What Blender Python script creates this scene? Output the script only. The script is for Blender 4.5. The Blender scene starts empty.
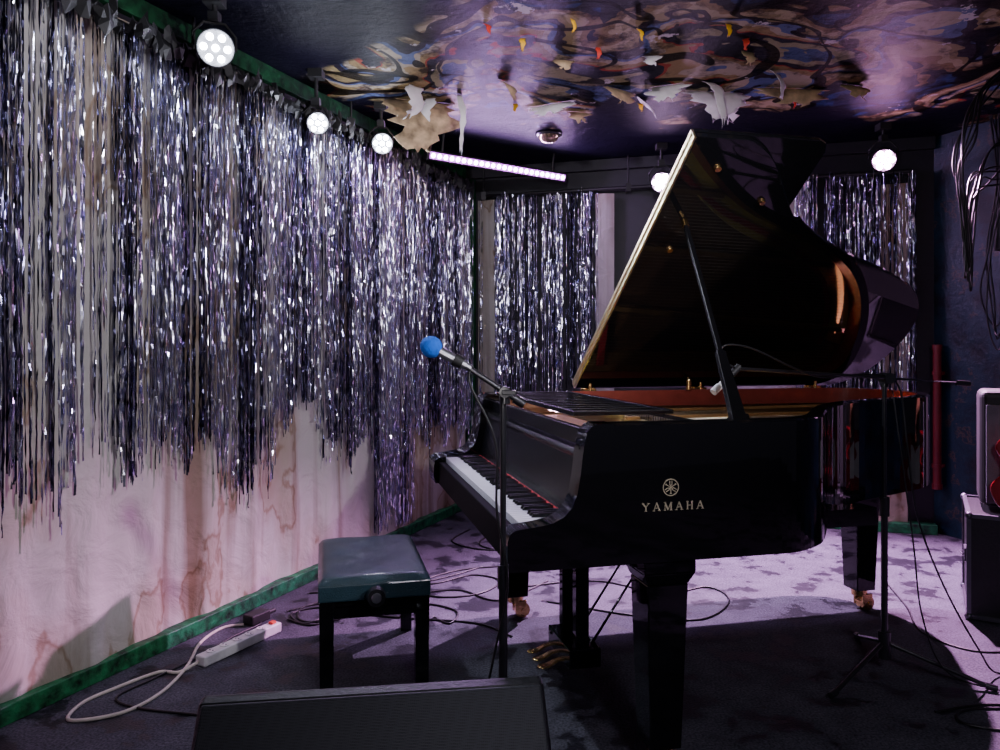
import bpy, math, random
from mathutils import Vector, Matrix
random.seed(7)
C = bpy.context.scene.collection
V = Vector
UP = V((0,0,1))

# ------------------------------------------------------------------ materials
def nodes_of(m):
    m.use_nodes = True
    nt = m.node_tree
    return nt, nt.nodes, nt.links, nt.nodes["Principled BSDF"]

def mat(name, col, rough=0.5, metal=0.0, coat=0.0, var=0.15, scale=20.0, bump=0.0, bscale=80.0, spec=0.5):
    m = bpy.data.materials.new(name)
    nt, N, L, b = nodes_of(m)
    b.inputs["Roughness"].default_value = rough
    b.inputs["Metallic"].default_value = metal
    b.inputs["Coat Weight"].default_value = coat
    b.inputs["Coat Roughness"].default_value = 0.03
    b.inputs["Specular IOR Level"].default_value = spec
    tc = N.new("ShaderNodeTexCoord")
    nz = N.new("ShaderNodeTexNoise"); nz.inputs["Scale"].default_value = scale
    nz.inputs["Detail"].default_value = 4
    L.new(tc.outputs["Object"], nz.inputs["Vector"])
    r = N.new("ShaderNodeValToRGB")
    r.color_ramp.elements[0].position = 0.3
    r.color_ramp.elements[1].position = 0.7
    r.color_ramp.elements[0].color = (*[max(0,c*(1-var)) for c in col], 1)
    r.color_ramp.elements[1].color = (*[min(1,c*(1+var)) for c in col], 1)
    L.new(nz.outputs["Fac"], r.inputs["Fac"])
    L.new(r.outputs["Color"], b.inputs["Base Color"])
    if bump > 0:
        n2 = N.new("ShaderNodeTexNoise"); n2.inputs["Scale"].default_value = bscale
        n2.inputs["Detail"].default_value = 5
        L.new(tc.outputs["Object"], n2.inputs["Vector"])
        bp = N.new("ShaderNodeBump"); bp.inputs["Strength"].default_value = bump
        bp.inputs["Distance"].default_value = 0.01
        L.new(n2.outputs["Fac"], bp.inputs["Height"])
        L.new(bp.outputs["Normal"], b.inputs["Normal"])
    return m

def emit(name, col, strength):
    m = bpy.data.materials.new(name)
    nt, N, L, b = nodes_of(m)
    b.inputs["Base Color"].default_value = (*col, 1)
    b.inputs["Emission Color"].default_value = (*col, 1)
    b.inputs["Emission Strength"].default_value = strength
    return m

PIANO = mat("black_polish", (0.004,0.004,0.005), 0.03, 0, 0.0, var=0.1, scale=3, spec=0.42)
PIANOD = mat("black_satin_polish", (0.004,0.004,0.005), 0.22, 0, 0.0, var=0.1, scale=3, spec=0.25)
PIANOK = mat("black_matte_slip", (0.004,0.004,0.005), 0.6, 0, 0.0, var=0.1, scale=3, spec=0.03)
BLACKP = mat("black_painted_metal", (0.026,0.026,0.030), 0.28, 0.4, 0.3)
BLACKR = mat("black_rubber", (0.010,0.010,0.011), 0.55)
BRASS = mat("brass", (0.75,0.5,0.2), 0.22, 1.0, bump=0.15)
HINGE = mat("hinge_brass", (0.95,0.82,0.5), 0.28, 1.0, bump=0.5, bscale=120)
GOLDL = mat("gold_lettering", (0.85,0.75,0.5), 0.35, 0.6)
PLATE = mat("gold_bronze_iron", (1.0,0.72,0.13), 0.35, 0.15)
STRUT = mat("dull_bronze_iron", (0.34,0.18,0.06), 0.4, 0.2)
SOUND = mat("spruce_soundboard", (0.22,0.10,0.042), 0.35, 0, 0.3)
MAHOG = mat("mahogany_rim", (0.26,0.045,0.03), 0.3, 0, 0.5)
WOODI = mat("inner_wood", (0.26,0.12,0.05), 0.45)
STEEL = mat("string_steel", (0.75,0.62,0.45), 0.3, 1.0)
FELTR = mat("red_felt", (0.6,0.02,0.03), 0.9)
KEYW = mat("key_white", (0.80,0.79,0.86), 0.25, 0, 0.3, var=0.03)
KEYB = mat("key_black", (0.008,0.008,0.009), 0.25, 0, 0.3)
LEATHER = mat("black_leather", (0.020,0.055,0.072), 0.33, 0, 0.3, bump=0.35, bscale=220)
FOAMB = mat("blue_foam", (0.01,0.16,0.85), 0.9, bump=0.6, bscale=400)
SILV = mat("grey_metal", (0.45,0.45,0.5), 0.3, 0.9)
CABB = mat("cable_black", (0.008,0.008,0.009), 0.45)
CABW = mat("cable_white", (0.62,0.56,0.50), 0.5)
PLASTW = mat("plastic_white", (0.72,0.72,0.72), 0.4)
GREEN = mat("green_paint", (0.008,0.13,0.045), 0.5, bump=0.5, bscale=40, var=0.95, scale=22)
GREEND = mat("dark_green_paint", (0.004,0.045,0.015), 0.6, bump=0.4, bscale=40, var=0.7, spec=0.2)
REDP = mat("red_paint", (0.14,0.006,0.01), 0.5)
CASE = mat("case_laminate", (0.010,0.010,0.012), 0.4, bump=0.2)
ALU = mat("aluminium_edge", (0.12,0.12,0.14), 0.4, 0.9)
GREYCL = mat("grey_cloth", (0.16,0.155,0.19), 0.8, bump=0.4, bscale=300)
GUITR = mat("guitar_red", (0.28,0.01,0.015), 0.15, 0, 0.5)
WALLD = mat("dark_wall", (0.008,0.007,0.012), 0.6, bump=0.3, bscale=10)
PAPER = mat("torn_paper", (0.85,0.80,0.80), 0.8, var=0.2, scale=8)
PAPERT = mat("torn_paper_tan", (0.50,0.36,0.21), 0.8, var=0.6, scale=14)
YEL = mat("yellow_tape", (0.95,0.50,0.01), 0.5)
REDT = mat("red_tape", (0.7,0.05,0.03), 0.5)
DOME = mat("dome_brass", (0.45,0.36,0.22), 0.2, 0.8)

def foil(name, c0, c1, rough):
    m = bpy.data.materials.new(name)
    nt,N,L,b = nodes_of(m)
    b.inputs["Metallic"].default_value = 1.0
    b.inputs["Roughness"].default_value = rough
    g = N.new("ShaderNodeNewGeometry")
    nz = N.new("ShaderNodeTexNoise"); nz.inputs["Scale"].default_value = 30; nz.inputs["Detail"].default_value=3
    L.new(g.outputs["Position"], nz.inputs["Vector"])
    r = N.new("ShaderNodeValToRGB")
    r.color_ramp.elements[0].position=0.42; r.color_ramp.elements[0].color=(*c0,1)
    r.color_ramp.elements[1].position=0.58; r.color_ramp.elements[1].color=(*c1,1)
    L.new(nz.outputs["Fac"], r.inputs["Fac"]); L.new(r.outputs["Color"], b.inputs["Base Color"])
    return m
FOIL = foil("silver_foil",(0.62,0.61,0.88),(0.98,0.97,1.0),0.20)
FOIL_SHADE = foil("foil_dark_reflection",(0.02,0.02,0.035),(0.16,0.15,0.28),0.22)  # darker strand copy: dark reflections of the silver foil painted into its colour

def cloth(name="stained_cloth",dim=1.0):
    m = bpy.data.materials.new(name)
    nt,N,L,b = nodes_of(m)
    b.inputs["Roughness"].default_value = 0.9
    b.inputs["Specular IOR Level"].default_value = 0.1
    g = N.new("ShaderNodeNewGeometry")
    mp = N.new("ShaderNodeMapping"); mp.inputs["Scale"].default_value = (1.3,1.3,0.65)
    L.new(g.outputs["Position"], mp.inputs["Vector"])
    n1 = N.new("ShaderNodeTexNoise"); n1.inputs["Scale"].default_value=1.9; n1.inputs["Detail"].default_value=5; n1.inputs["Roughness"].default_value=0.5
    L.new(mp.outputs["Vector"], n1.inputs["Vector"])
    r = N.new("ShaderNodeValToRGB"); cr = r.color_ramp
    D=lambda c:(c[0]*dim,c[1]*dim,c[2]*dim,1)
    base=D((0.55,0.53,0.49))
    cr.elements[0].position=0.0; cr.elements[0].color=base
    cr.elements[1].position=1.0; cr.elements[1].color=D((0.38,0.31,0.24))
    for p,c in ((0.47,base),(0.535,D((0.50,0.45,0.39))),(0.548,D((0.31,0.23,0.16))),(0.562,D((0.45,0.39,0.32))),(0.62,D((0.42,0.35,0.28))),(0.635,D((0.29,0.20,0.13))),(0.65,D((0.41,0.34,0.27)))):
        e=cr.elements.new(p); e.color=c
    L.new(n1.outputs["Fac"], r.inputs["Fac"])
    mp2 = N.new("ShaderNodeMapping"); mp2.inputs["Scale"].default_value=(6,6,0.32)
    L.new(g.outputs["Position"], mp2.inputs["Vector"])
    n2 = N.new("ShaderNodeTexNoise"); n2.inputs["Scale"].default_value=1.1; n2.inputs["Detail"].default_value=4
    L.new(mp2.outputs["Vector"], n2.inputs["Vector"])
    r2 = N.new("ShaderNodeValToRGB")
    r2.color_ramp.elements[0].position=0.53; r2.color_ramp.elements[0].color=(1,1,1,1)
    r2.color_ramp.elements[1].position=0.70; r2.color_ramp.elements[1].color=(0.40,0.30,0.21,1)
    L.new(n2.outputs["Fac"], r2.inputs["Fac"])
    mx = N.new("ShaderNodeMix"); mx.data_type='RGBA'; mx.blend_type='MULTIPLY'; mx.inputs[0].default_value=0.9
    L.new(r.outputs["Color"], mx.inputs[6]); L.new(r2.outputs["Color"], mx.inputs[7])
    L.new(mx.outputs[2], b.inputs["Base Color"])
    n3 = N.new("ShaderNodeTexNoise"); n3.inputs["Scale"].default_value=6; n3.inputs["Detail"].default_value=5; n3.inputs["Distortion"].default_value=0.6
    L.new(g.outputs["Position"], n3.inputs["Vector"])
    bp = N.new("ShaderNodeBump"); bp.inputs["Strength"].default_value=0.6; bp.inputs["Distance"].default_value=0.04
    L.new(n3.outputs["Fac"], bp.inputs["Height"]); L.new(bp.outputs["Normal"], b.inputs["Normal"])
    return m
CLOTH = cloth()
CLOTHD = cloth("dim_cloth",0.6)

def floor_mat():
    m = bpy.data.materials.new("worn_stage_carpet")
    nt,N,L,b = nodes_of(m)
    g = N.new("ShaderNodeNewGeometry")
    n1 = N.new("ShaderNodeTexNoise"); n1.inputs["Scale"].default_value=5.5; n1.inputs["Detail"].default_value=8; n1.inputs["Roughness"].default_value=0.66
    L.new(g.outputs["Position"], n1.inputs["Vector"])
    r = N.new("ShaderNodeValToRGB"); cr=r.color_ramp
    cr.elements[0].position=0.34; cr.elements[0].color=(0.012,0.012,0.017,1)
    cr.elements[1].position=0.66; cr.elements[1].color=(0.085,0.085,0.108,1)
    for p,c in ((0.44,(0.018,0.018,0.025,1)),(0.465,(0.056,0.057,0.073,1))):
        e=cr.elements.new(p); e.color=c
    L.new(n1.outputs["Fac"], r.inputs["Fac"])
    n2 = N.new("ShaderNodeTexNoise"); n2.inputs["Scale"].default_value=120; n2.inputs["Detail"].default_value=3
    L.new(g.outputs["Position"], n2.inputs["Vector"])
    mx = N.new("ShaderNodeMix"); mx.data_type='RGBA'; mx.blend_type='MULTIPLY'; mx.inputs[0].default_value=0.8
    r2 = N.new("ShaderNodeValToRGB"); r2.color_ramp.elements[0].position=0.35; r2.color_ramp.elements[0].color=(0.35,0.35,0.35,1); r2.color_ramp.elements[1].position=0.65; r2.color_ramp.elements[1].color=(1.5,1.5,1.5,1)
    L.new(n2.outputs["Fac"], r2.inputs["Fac"])
    L.new(r.outputs["Color"], mx.inputs[6]); L.new(r2.outputs["Color"], mx.inputs[7])
    L.new(mx.outputs[2], b.inputs["Base Color"])
    r3 = N.new("ShaderNodeValToRGB"); r3.color_ramp.elements[0].position=0.44; r3.color_ramp.elements[0].color=(0.42,0.42,0.42,1)
    r3.color_ramp.elements[1].position=0.47; r3.color_ramp.elements[1].color=(0.8,0.8,0.8,1)
    L.new(n1.outputs["Fac"], r3.inputs["Fac"]); L.new(r3.outputs["Color"], b.inputs["Roughness"])
    b.inputs["Specular IOR Level"].default_value=0.25
    bp = N.new("ShaderNodeBump"); bp.inputs["Strength"].default_value=0.5; bp.inputs["Distance"].default_value=0.004
    L.new(n2.outputs["Fac"], bp.inputs["Height"]); L.new(bp.outputs["Normal"], b.inputs["Normal"])
    return m

def ceiling_mat():
    m = bpy.data.materials.new("painted_ceiling")
    nt,N,L,b = nodes_of(m)
    g = N.new("ShaderNodeNewGeometry")
    def math_(op,a,bv):
        k=N.new("ShaderNodeMath"); k.operation=op
        for i,x in enumerate((a,bv)):
            if isinstance(x,(int,float)): k.inputs[i].default_value=x
            else: L.new(x,k.inputs[i])
        return k.outputs[0]
    n1 = N.new("ShaderNodeTexNoise"); n1.inputs["Scale"].default_value=1.25; n1.inputs["Detail"].default_value=4; n1.inputs["Roughness"].default_value=0.45; n1.inputs["Distortion"].default_value=0.4
    L.new(g.outputs["Position"], n1.inputs["Vector"])
    r = N.new("ShaderNodeValToRGB"); cr=r.color_ramp; cr.interpolation='CONSTANT'
    cr.elements[0].position=0.0; cr.elements[0].color=(0.012,0.015,0.05,1)
    cr.elements[1].position=0.74; cr.elements[1].color=(0.40,0.34,0.25,1)
    for p,c in ((0.35,(0.02,0.04,0.12,1)),(0.38,(0.02,0.02,0.03,1)),(0.41,(0.22,0.15,0.07,1)),(0.44,(0.36,0.29,0.17,1)),(0.465,(0.24,0.19,0.09,1)),(0.485,(0.02,0.015,0.025,1)),(0.505,(0.09,0.12,0.24,1)),(0.52,(0.38,0.32,0.23,1)),(0.55,(0.28,0.20,0.09,1)),(0.575,(0.30,0.05,0.03,1)),(0.585,(0.02,0.02,0.03,1)),(0.62,(0.26,0.24,0.13,1)),(0.66,(0.05,0.08,0.16,1)),(0.70,(0.03,0.02,0.04,1))):
        e=cr.elements.new(p); e.color=c
    L.new(n1.outputs["Fac"], r.inputs["Fac"])
    nL = N.new("ShaderNodeTexNoise"); nL.inputs["Scale"].default_value=1.3; nL.inputs["Detail"].default_value=1.5; nL.inputs["Distortion"].default_value=1.2
    L.new(g.outputs["Position"], nL.inputs["Vector"])
    fr = math_('FRACT', math_('MULTIPLY', nL.outputs["Fac"], 7.0), 0.0)
    rw = N.new("ShaderNodeValToRGB"); rw.color_ramp.elements[0].position=0.22; rw.color_ramp.elements[0].color=(0.02,0.018,0.025,1); rw.color_ramp.elements[1].position=0.235; rw.color_ramp.elements[1].color=(1,1,1,1)
    L.new(fr, rw.inputs["Fac"])
    mx0 = N.new("ShaderNodeMix"); mx0.data_type='RGBA'; mx0.blend_type='MULTIPLY'; mx0.inputs[0].default_value=0.96
    L.new(r.outputs["Color"], mx0.inputs[6]); L.new(rw.outputs["Color"], mx0.inputs[7])
    ng = N.new("ShaderNodeTexNoise"); ng.inputs["Scale"].default_value=6; ng.inputs["Detail"].default_value=9; ng.inputs["Roughness"].default_value=0.75
    L.new(g.outputs["Position"], ng.inputs["Vector"])
    rg_ = N.new("ShaderNodeValToRGB"); rg_.color_ramp.elements[0].position=0.40; rg_.color_ramp.elements[0].color=(0.12,0.10,0.12,1); rg_.color_ramp.elements[1].position=0.52; rg_.color_ramp.elements[1].color=(1,1,1,1)
    L.new(ng.outputs["Fac"], rg_.inputs["Fac"])
    mxg = N.new("ShaderNodeMix"); mxg.data_type='RGBA'; mxg.blend_type='MULTIPLY'; mxg.inputs[0].default_value=1.0
    L.new(mx0.outputs[2], mxg.inputs[6]); L.new(rg_.outputs["Color"], mxg.inputs[7])
    sp = N.new("ShaderNodeSeparateXYZ"); L.new(g.outputs["Position"], sp.inputs[0])
    n4 = N.new("ShaderNodeTexNoise"); n4.inputs["Scale"].default_value=2.2; n4.inputs["Detail"].default_value=5
    L.new(g.outputs["Position"], n4.inputs["Vector"])
    nn = math_('MULTIPLY', math_('SUBTRACT', n4.outputs["Fac"], 0.5), 2.2)
    m1 = math_('SUBTRACT', math_('ADD', math_('ADD', sp.outputs[0], math_('MULTIPLY', sp.outputs[1], 0.933)), math_('MULTIPLY',nn,0.4)), 2.6)
    m1 = math_('MULTIPLY', m1, 12.0)
    m2 = math_('MULTIPLY', math_('SUBTRACT', math_('ADD', 4.45, nn), sp.outputs[1]), 9.0)
    c1 = N.new("ShaderNodeClamp"); L.new(m1, c1.inputs[0])
    c2 = N.new("ShaderNodeClamp"); L.new(m2, c2.inputs[0])
    mk = math_('MULTIPLY', c1.outputs[0], c2.outputs[0])
    mx = N.new("ShaderNodeMix"); mx.data_type='RGBA'
    L.new(mk, mx.inputs[0]); mx.inputs[6].default_value=(0.007,0.006,0.014,1); L.new(mxg.outputs[2], mx.inputs[7])
    n6 = N.new("ShaderNodeTexNoise"); n6.inputs["Scale"].default_value=4; n6.inputs["Detail"].default_value=8; n6.inputs["Roughness"].default_value=0.7
    L.new(g.outputs["Position"], n6.inputs["Vector"])
    r6 = N.new("ShaderNodeValToRGB"); r6.color_ramp.elements[0].position=0.635; r6.color_ramp.elements[0].color=(0,0,0,1); r6.color_ramp.elements[1].position=0.64; r6.color_ramp.elements[1].color=(1,1,1,1)
    L.new(n6.outputs["Fac"], r6.inputs["Fac"])
    mx6 = N.new("ShaderNodeMix"); mx6.data_type='RGBA'
    L.new(math_('MULTIPLY', r6.outputs["Color"], mk), mx6.inputs[0]); L.new(mx.outputs[2], mx6.inputs[6]); mx6.inputs[7].default_value=(0.55,0.50,0.50,1)
    L.new(mx6.outputs[2], b.inputs["Base Color"])
    b.inputs["Roughness"].default_value=0.42
    b.inputs["Specular IOR Level"].default_value=0.03
    n5 = N.new("ShaderNodeTexNoise"); n5.inputs["Scale"].default_value=10; n5.inputs["Detail"].default_value=8; n5.inputs["Roughness"].default_value=0.7
    L.new(g.outputs["Position"], n5.inputs["Vector"])
    bp = N.new("ShaderNodeBump"); bp.inputs["Strength"].default_value=0.5; bp.inputs["Distance"].default_value=0.03
    L.new(n5.outputs["Fac"], bp.inputs["Height"]); L.new(bp.outputs["Normal"], b.inputs["Normal"])
    return m

def blue_wall():
    m = bpy.data.materials.new("peeling_blue_wall")
    nt,N,L,b = nodes_of(m)
    g = N.new("ShaderNodeNewGeometry")
    n1 = N.new("ShaderNodeTexNoise"); n1.inputs["Scale"].default_value=4.5; n1.inputs["Detail"].default_value=9; n1.inputs["Roughness"].default_value=0.7
    L.new(g.outputs["Position"], n1.inputs["Vector"])
    r = N.new("ShaderNodeValToRGB"); cr=r.color_ramp
    cr.elements[0].position=0.40; cr.elements[0].color=(0.002,0.003,0.008,1)
    cr.elements[1].position=0.55; cr.elements[1].color=(0.003,0.024,0.042,1)
    for p,c in ((0.60,(0.003,0.02,0.035,1)),(0.61,(0.08,0.06,0.05,1)),(0.625,(0.06,0.03,0.02,1)),(0.635,(0.003,0.02,0.035,1))):
        e=cr.elements.new(p); e.color=c
    L.new(n1.outputs["Fac"], r.inputs["Fac"]); L.new(r.outputs["Color"], b.inputs["Base Color"])
    b.inputs["Roughness"].default_value=0.4
    bp = N.new("ShaderNodeBump"); bp.inputs["Strength"].default_value=0.6; bp.inputs["Distance"].default_value=0.02
    L.new(n1.outputs["Fac"], bp.inputs["Height"]); L.new(bp.outputs["Normal"], b.inputs["Normal"])
    return m

def grille_mat():
    m = bpy.data.materials.new("speaker_grille")
    nt,N,L,b = nodes_of(m)
    tc = N.new("ShaderNodeTexCoord")
    v = N.new("ShaderNodeTexVoronoi"); v.inputs["Scale"].default_value=230; v.inputs["Randomness"].default_value=0.2
    L.new(tc.outputs["Object"], v.inputs["Vector"])
    r = N.new("ShaderNodeValToRGB"); r.color_ramp.elements[0].position=0.25; r.color_ramp.elements[0].color=(0.012,0.012,0.015,1)
    r.color_ramp.elements[1].position=0.45; r.color_ramp.elements[1].color=(0.036,0.038,0.045,1)
    L.new(v.outputs["Distance"], r.inputs["Fac"]); L.new(r.outputs["Color"], b.inputs["Base Color"])
    b.inputs["Roughness"].default_value=0.55
    bp = N.new("ShaderNodeBump"); bp.inputs["Strength"].default_value=0.4; bp.inputs["Distance"].default_value=0.002
    L.new(v.outputs["Distance"], bp.inputs["Height"]); L.new(bp.outputs["Normal"], b.inputs["Normal"])
    return m
GRILLE = grille_mat()

# ------------------------------------------------------------------ mesh builder
def basis(d):
    d = d.normalized()
    h = UP if abs(d.z) < 0.95 else V((1,0,0))
    x = d.cross(h).normalized()
    y = x.cross(d).normalized()
    return x, y, d

class B:
    def __init__(s): s.v=[]; s.f=[]; s.m=[]; s.s=[]
    def add(s, vs, fs, m=0, sm=False):
        o=len(s.v); s.v += [tuple(x) for x in vs]
        for f in fs:
            s.f.append(tuple(i+o for i in f)); s.m.append(m); s.s.append(sm)
    def box(s, c, h, ax=V((1,0,0)), ay=V((0,1,0)), az=UP, m=0):
        c=V(c); vs=[]
        for k in (-1,1):
            for j in (-1,1):
                for i in (-1,1):
                    vs.append(c+ax*h[0]*i+ay*h[1]*j+az*h[2]*k)
        s.add(vs, [(0,2,3,1),(4,5,7,6),(0,1,5,4),(2,6,7,3),(0,4,6,2),(1,3,7,5)], m)
    def prism(s, a, b, m=0):
        n=len(a)
        s.add(list(a)+list(b), [tuple(range(n))[::-1], tuple(range(n,2*n))]+[(i,(i+1)%n,n+(i+1)%n,n+i) for i in range(n)], m)
    def cyl(s, p0, p1, r0, r1=None, n=20, m=0, sm=True):
        p0=V(p0); p1=V(p1); r1=r0 if r1 is None else r1
        x,y,d=basis(p1-p0); vs=[]
        for p,r in ((p0,r0),(p1,r1)):
            for i in range(n):
                a=2*math.pi*i/n; vs.append(p+x*math.cos(a)*r+y*math.sin(a)*r)
        s.add(vs, [(i,(i+1)%n,n+(i+1)%n,n+i) for i in range(n)], m, sm)
        s.add(vs, [tuple(range(n))[::-1], tuple(range(n,2*n))], m, False)
    def lathe(s, base, axis, prof, n=24, m=0):
        x,y,d=basis(V(axis)); base=V(base); vs=[]
        for r,h in prof:
            for i in range(n):
                a=2*math.pi*i/n; vs.append(base+d*h+x*math.cos(a)*max(r,1e-5)+y*math.sin(a)*max(r,1e-5))
        fs=[]
        for k in range(len(prof)-1):
            for i in range(n):
                fs.append((k*n+i,k*n+(i+1)%n,(k+1)*n+(i+1)%n,(k+1)*n+i))
        s.add(vs,fs,m,True)
    def ball(s, c, r, m=0, axis=UP, sq=1.0, n=20):
        prof=[(r*math.sin(math.pi*k/12), -r*sq*math.cos(math.pi*k/12)) for k in range(13)]
        s.lathe(c, axis, prof, n, m)
    def tube(s, pts, r, n=8, m=0):
        pts=[V(p) for p in pts]; vs=[]; prev=None
        for i,p in enumerate(pts):
            t=(pts[min(i+1,len(pts)-1)]-pts[max(i-1,0)]).normalized()
            if prev is None: x,y,_=basis(t)
            else:
                x=(prev-t*prev.dot(t)).normalized(); y=t.cross(x)
            prev=x
            for k in range(n):
                a=2*math.pi*k/n; vs.append(p+x*math.cos(a)*r+y*math.sin(a)*r)
        fs=[(i*n+k,i*n+(k+1)%n,(i+1)*n+(k+1)%n,(i+1)*n+k) for i in range(len(pts)-1) for k in range(n)]
        s.add(vs,fs,m,True)
        s.add(vs,[tuple(range(n))[::-1],tuple(range((len(pts)-1)*n,len(pts)*n))],m,False)

def crom(pts, k=8, closed=False):
    pts=[V(p) for p in pts]; out=[]; n=len(pts)
    for i in range(n-1):
        p0=pts[max(i-1,0)]; p1=pts[i]; p2=pts[i+1]; p3=pts[min(i+2,n-1)]
        for j in range(k):
            t=j/k
            out.append(0.5*((2*p1)+(p2-p0)*t+(2*p0-5*p1+4*p2-p3)*t*t+(3*p1-p0-3*p2+p3)*t**3))
    out.append(pts[-1]); return out

def world_loc(o):
    l=V(o.location)
    while o.parent: o=o.parent; l+=V(o.location)
    return l

def obj(name, b, mats, parent=None, bevel=0, label=None, category=None, kind=None, group=None, origin=None, fixn=True, seg=2):
    me=bpy.data.meshes.new(name)
    vs=[V(x) for x in b.v]
    lo=V((min(v.x for v in vs),min(v.y for v in vs),min(v.z for v in vs)))
    hi=V((max(v.x for v in vs),max(v.y for v in vs),max(v.z for v in vs)))
    c=(lo+hi)/2 if origin is None else V(origin)
    me.from_pydata([tuple(v-c) for v in vs],[],b.f)
    if not isinstance(mats,(list,tuple)): mats=[mats]
    for m in mats: me.materials.append(m)
    me.polygons.foreach_set("material_index", b.m)
    me.polygons.foreach_set("use_smooth", b.s)
    me.update()
    if fixn:
        import bmesh
        bm=bmesh.new(); bm.from_mesh(me); bmesh.ops.recalc_face_normals(bm, faces=bm.faces); bm.to_mesh(me); bm.free()
    o=bpy.data.objects.new(name, me); C.objects.link(o)
    if parent:
        o.parent=parent; o.location=c-world_loc(parent)
    else: o.location=c
    if bevel>0:
        md=o.modifiers.new("bevel","BEVEL"); md.width=bevel; md.segments=seg; md.limit_method='ANGLE'; md.angle_limit=math.radians(40)
    tag(o,label,category,kind,group)
    return o

def tag(o,label=None,category=None,kind=None,group=None):
    if label: o["label"]=label
    if category: o["category"]=category
    if kind: o["kind"]=kind
    if group: o["group"]=group

def thing(name, loc, label, category, group=None):
    o=bpy.data.objects.new(name,None); o.empty_display_size=0.1; C.objects.link(o); o.location=loc
    tag(o,label,category,None,group); return o

# ------------------------------------------------------------------ room shell
ZC=2.6
def lwx(y): return -1.66+0.412*(y-2.49)
d1=V((0.412,1,0)).normalized(); n1=V((d1.y,-d1.x,0))
def lw(y,off=0): return V((lwx(y),y,0))+n1*off
d2=V((1,-0.29,0)).normalized(); n2=V((d2.y,-d2.x,0))
def bw(x,off=0): return V((x,5.772-0.29*x,0))+n2*off
cornerL=V((-0.27,5.85,0)); cornerR=V((2.86,4.943,0)); rEnd=V((4.1,1.5,0))

b=B(); b.box((1.0,2.5,-0.05),(4.5,4.8,0.05)); obj("floor",b,floor_mat(),kind="structure",label="dark worn damp stage carpet",category="floor")
b=B(); b.box((1.0,2.5,ZC+0.05),(4.5,4.8,0.05)); obj("ceiling",b,ceiling_mat(),kind="structure",label="low glossy black ceiling with peeling painted mural",category="ceiling")
def wall(name,p,q,nin,m,label):
    b=B(); a=[p,q,q-nin*0.1,p-nin*0.1]
    b.prism([V((k.x,k.y,0)) for k in a],[V((k.x,k.y,ZC)) for k in a]); obj(name,b,m,kind="structure",label=label,category="wall")
wall("wall_left",lw(0.5),cornerL,n1,WALLD,"dark wall behind a stained cloth")
wall("wall_back",cornerL,cornerR,n2,WALLD,"dark back wall behind tinsel")
dr=(rEnd-cornerR).normalized(); nr=V((dr.y,-dr.x,0)); 
if nr.x>0: nr=-nr
wall("wall_right",cornerR,rEnd,nr,blue_wall(),"dark blue painted wall with peeling patches")

def strip(name,p,q,nin,z0,z1,th,m,label):
    b=B(); c=(p+q)/2+nin*th/2; c.z=(z0+z1)/2; d=(q-p).normalized()
    b.box(c,((q-p).length/2,th/2,(z1-z0)/2),d,nin,UP); obj(name,b,m,bevel=0.004,kind="structure",label=label,category="trim")
strip("baseboard_left",lw(0.6),lw(5.8),n1,0,0.064,0.095,GREEN,"chipped green painted baseboard")
strip("baseboard_back",cornerL+d2*0.06,cornerR,n2,0,0.064,0.095,GREEN,"chipped green painted baseboard")
strip("trim_1",lw(0.6),lw(5.8),n1,2.52,ZC,0.04,GREEND,"green painted cornice strip")
strip("trim_2",cornerL+d2*0.06,cornerR,n2,2.52,ZC,0.05,WALLD,"dark cornice strip")
b=B(); b.box((cornerL.x+0.05,cornerL.y-0.10,1.25),(0.016,0.03,1.25),d1,n1,UP); obj("trim_3",b,GREEND,kind="structure",label="green painted corner post",category="trim")

# cloth backdrops
def backdrop(name,fn,u0,u1,z0,z1,label,nu=240,m=None):
    b=B(); nz=30; vs=[]; ph=[random.random()*6 for _ in range(5)]
    for i in range(nu+1):
        u=u0+(u1-u0)*i/nu
        for j in range(nz+1):
            f=j/nz; z=z0+(z1-z0)*f
            o=0.028+0.011*math.sin(u*9+ph[0]+0.6*math.sin(z*3))+0.007*math.sin(u*23+ph[1]+z)+0.003*math.sin(u*47+ph[2])+0.006*math.sin(z*7+u*3)*(1-f)
            p=fn(u,0.03+o); vs.append((p.x,p.y,z))
    fs=[(i*(nz+1)+j,(i+1)*(nz+1)+j,(i+1)*(nz+1)+j+1,i*(nz+1)+j+1) for i in range(nu) for j in range(nz)]
    b.add(vs,fs,0,True); obj(name,b,m or CLOTH,fixn=False,label=label,category="wall cloth")
backdrop("cloth_backdrop",lw,1.6,5.74,0.063,2.47,"water-stained cream cloth stretched over the wall")
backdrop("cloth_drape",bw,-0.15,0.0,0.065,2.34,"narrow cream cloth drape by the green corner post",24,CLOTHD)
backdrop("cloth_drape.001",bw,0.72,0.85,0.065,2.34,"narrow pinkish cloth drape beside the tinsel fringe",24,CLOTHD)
backdrop("cloth_drape.002",bw,1.45,2.12,0.065,2.34,"cream cloth drape hanging behind the piano",60)
backdrop("cloth_drape.003",bw,2.52,2.70,0.065,2.30,"narrow cream cloth drape near the blue wall",24)

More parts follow.
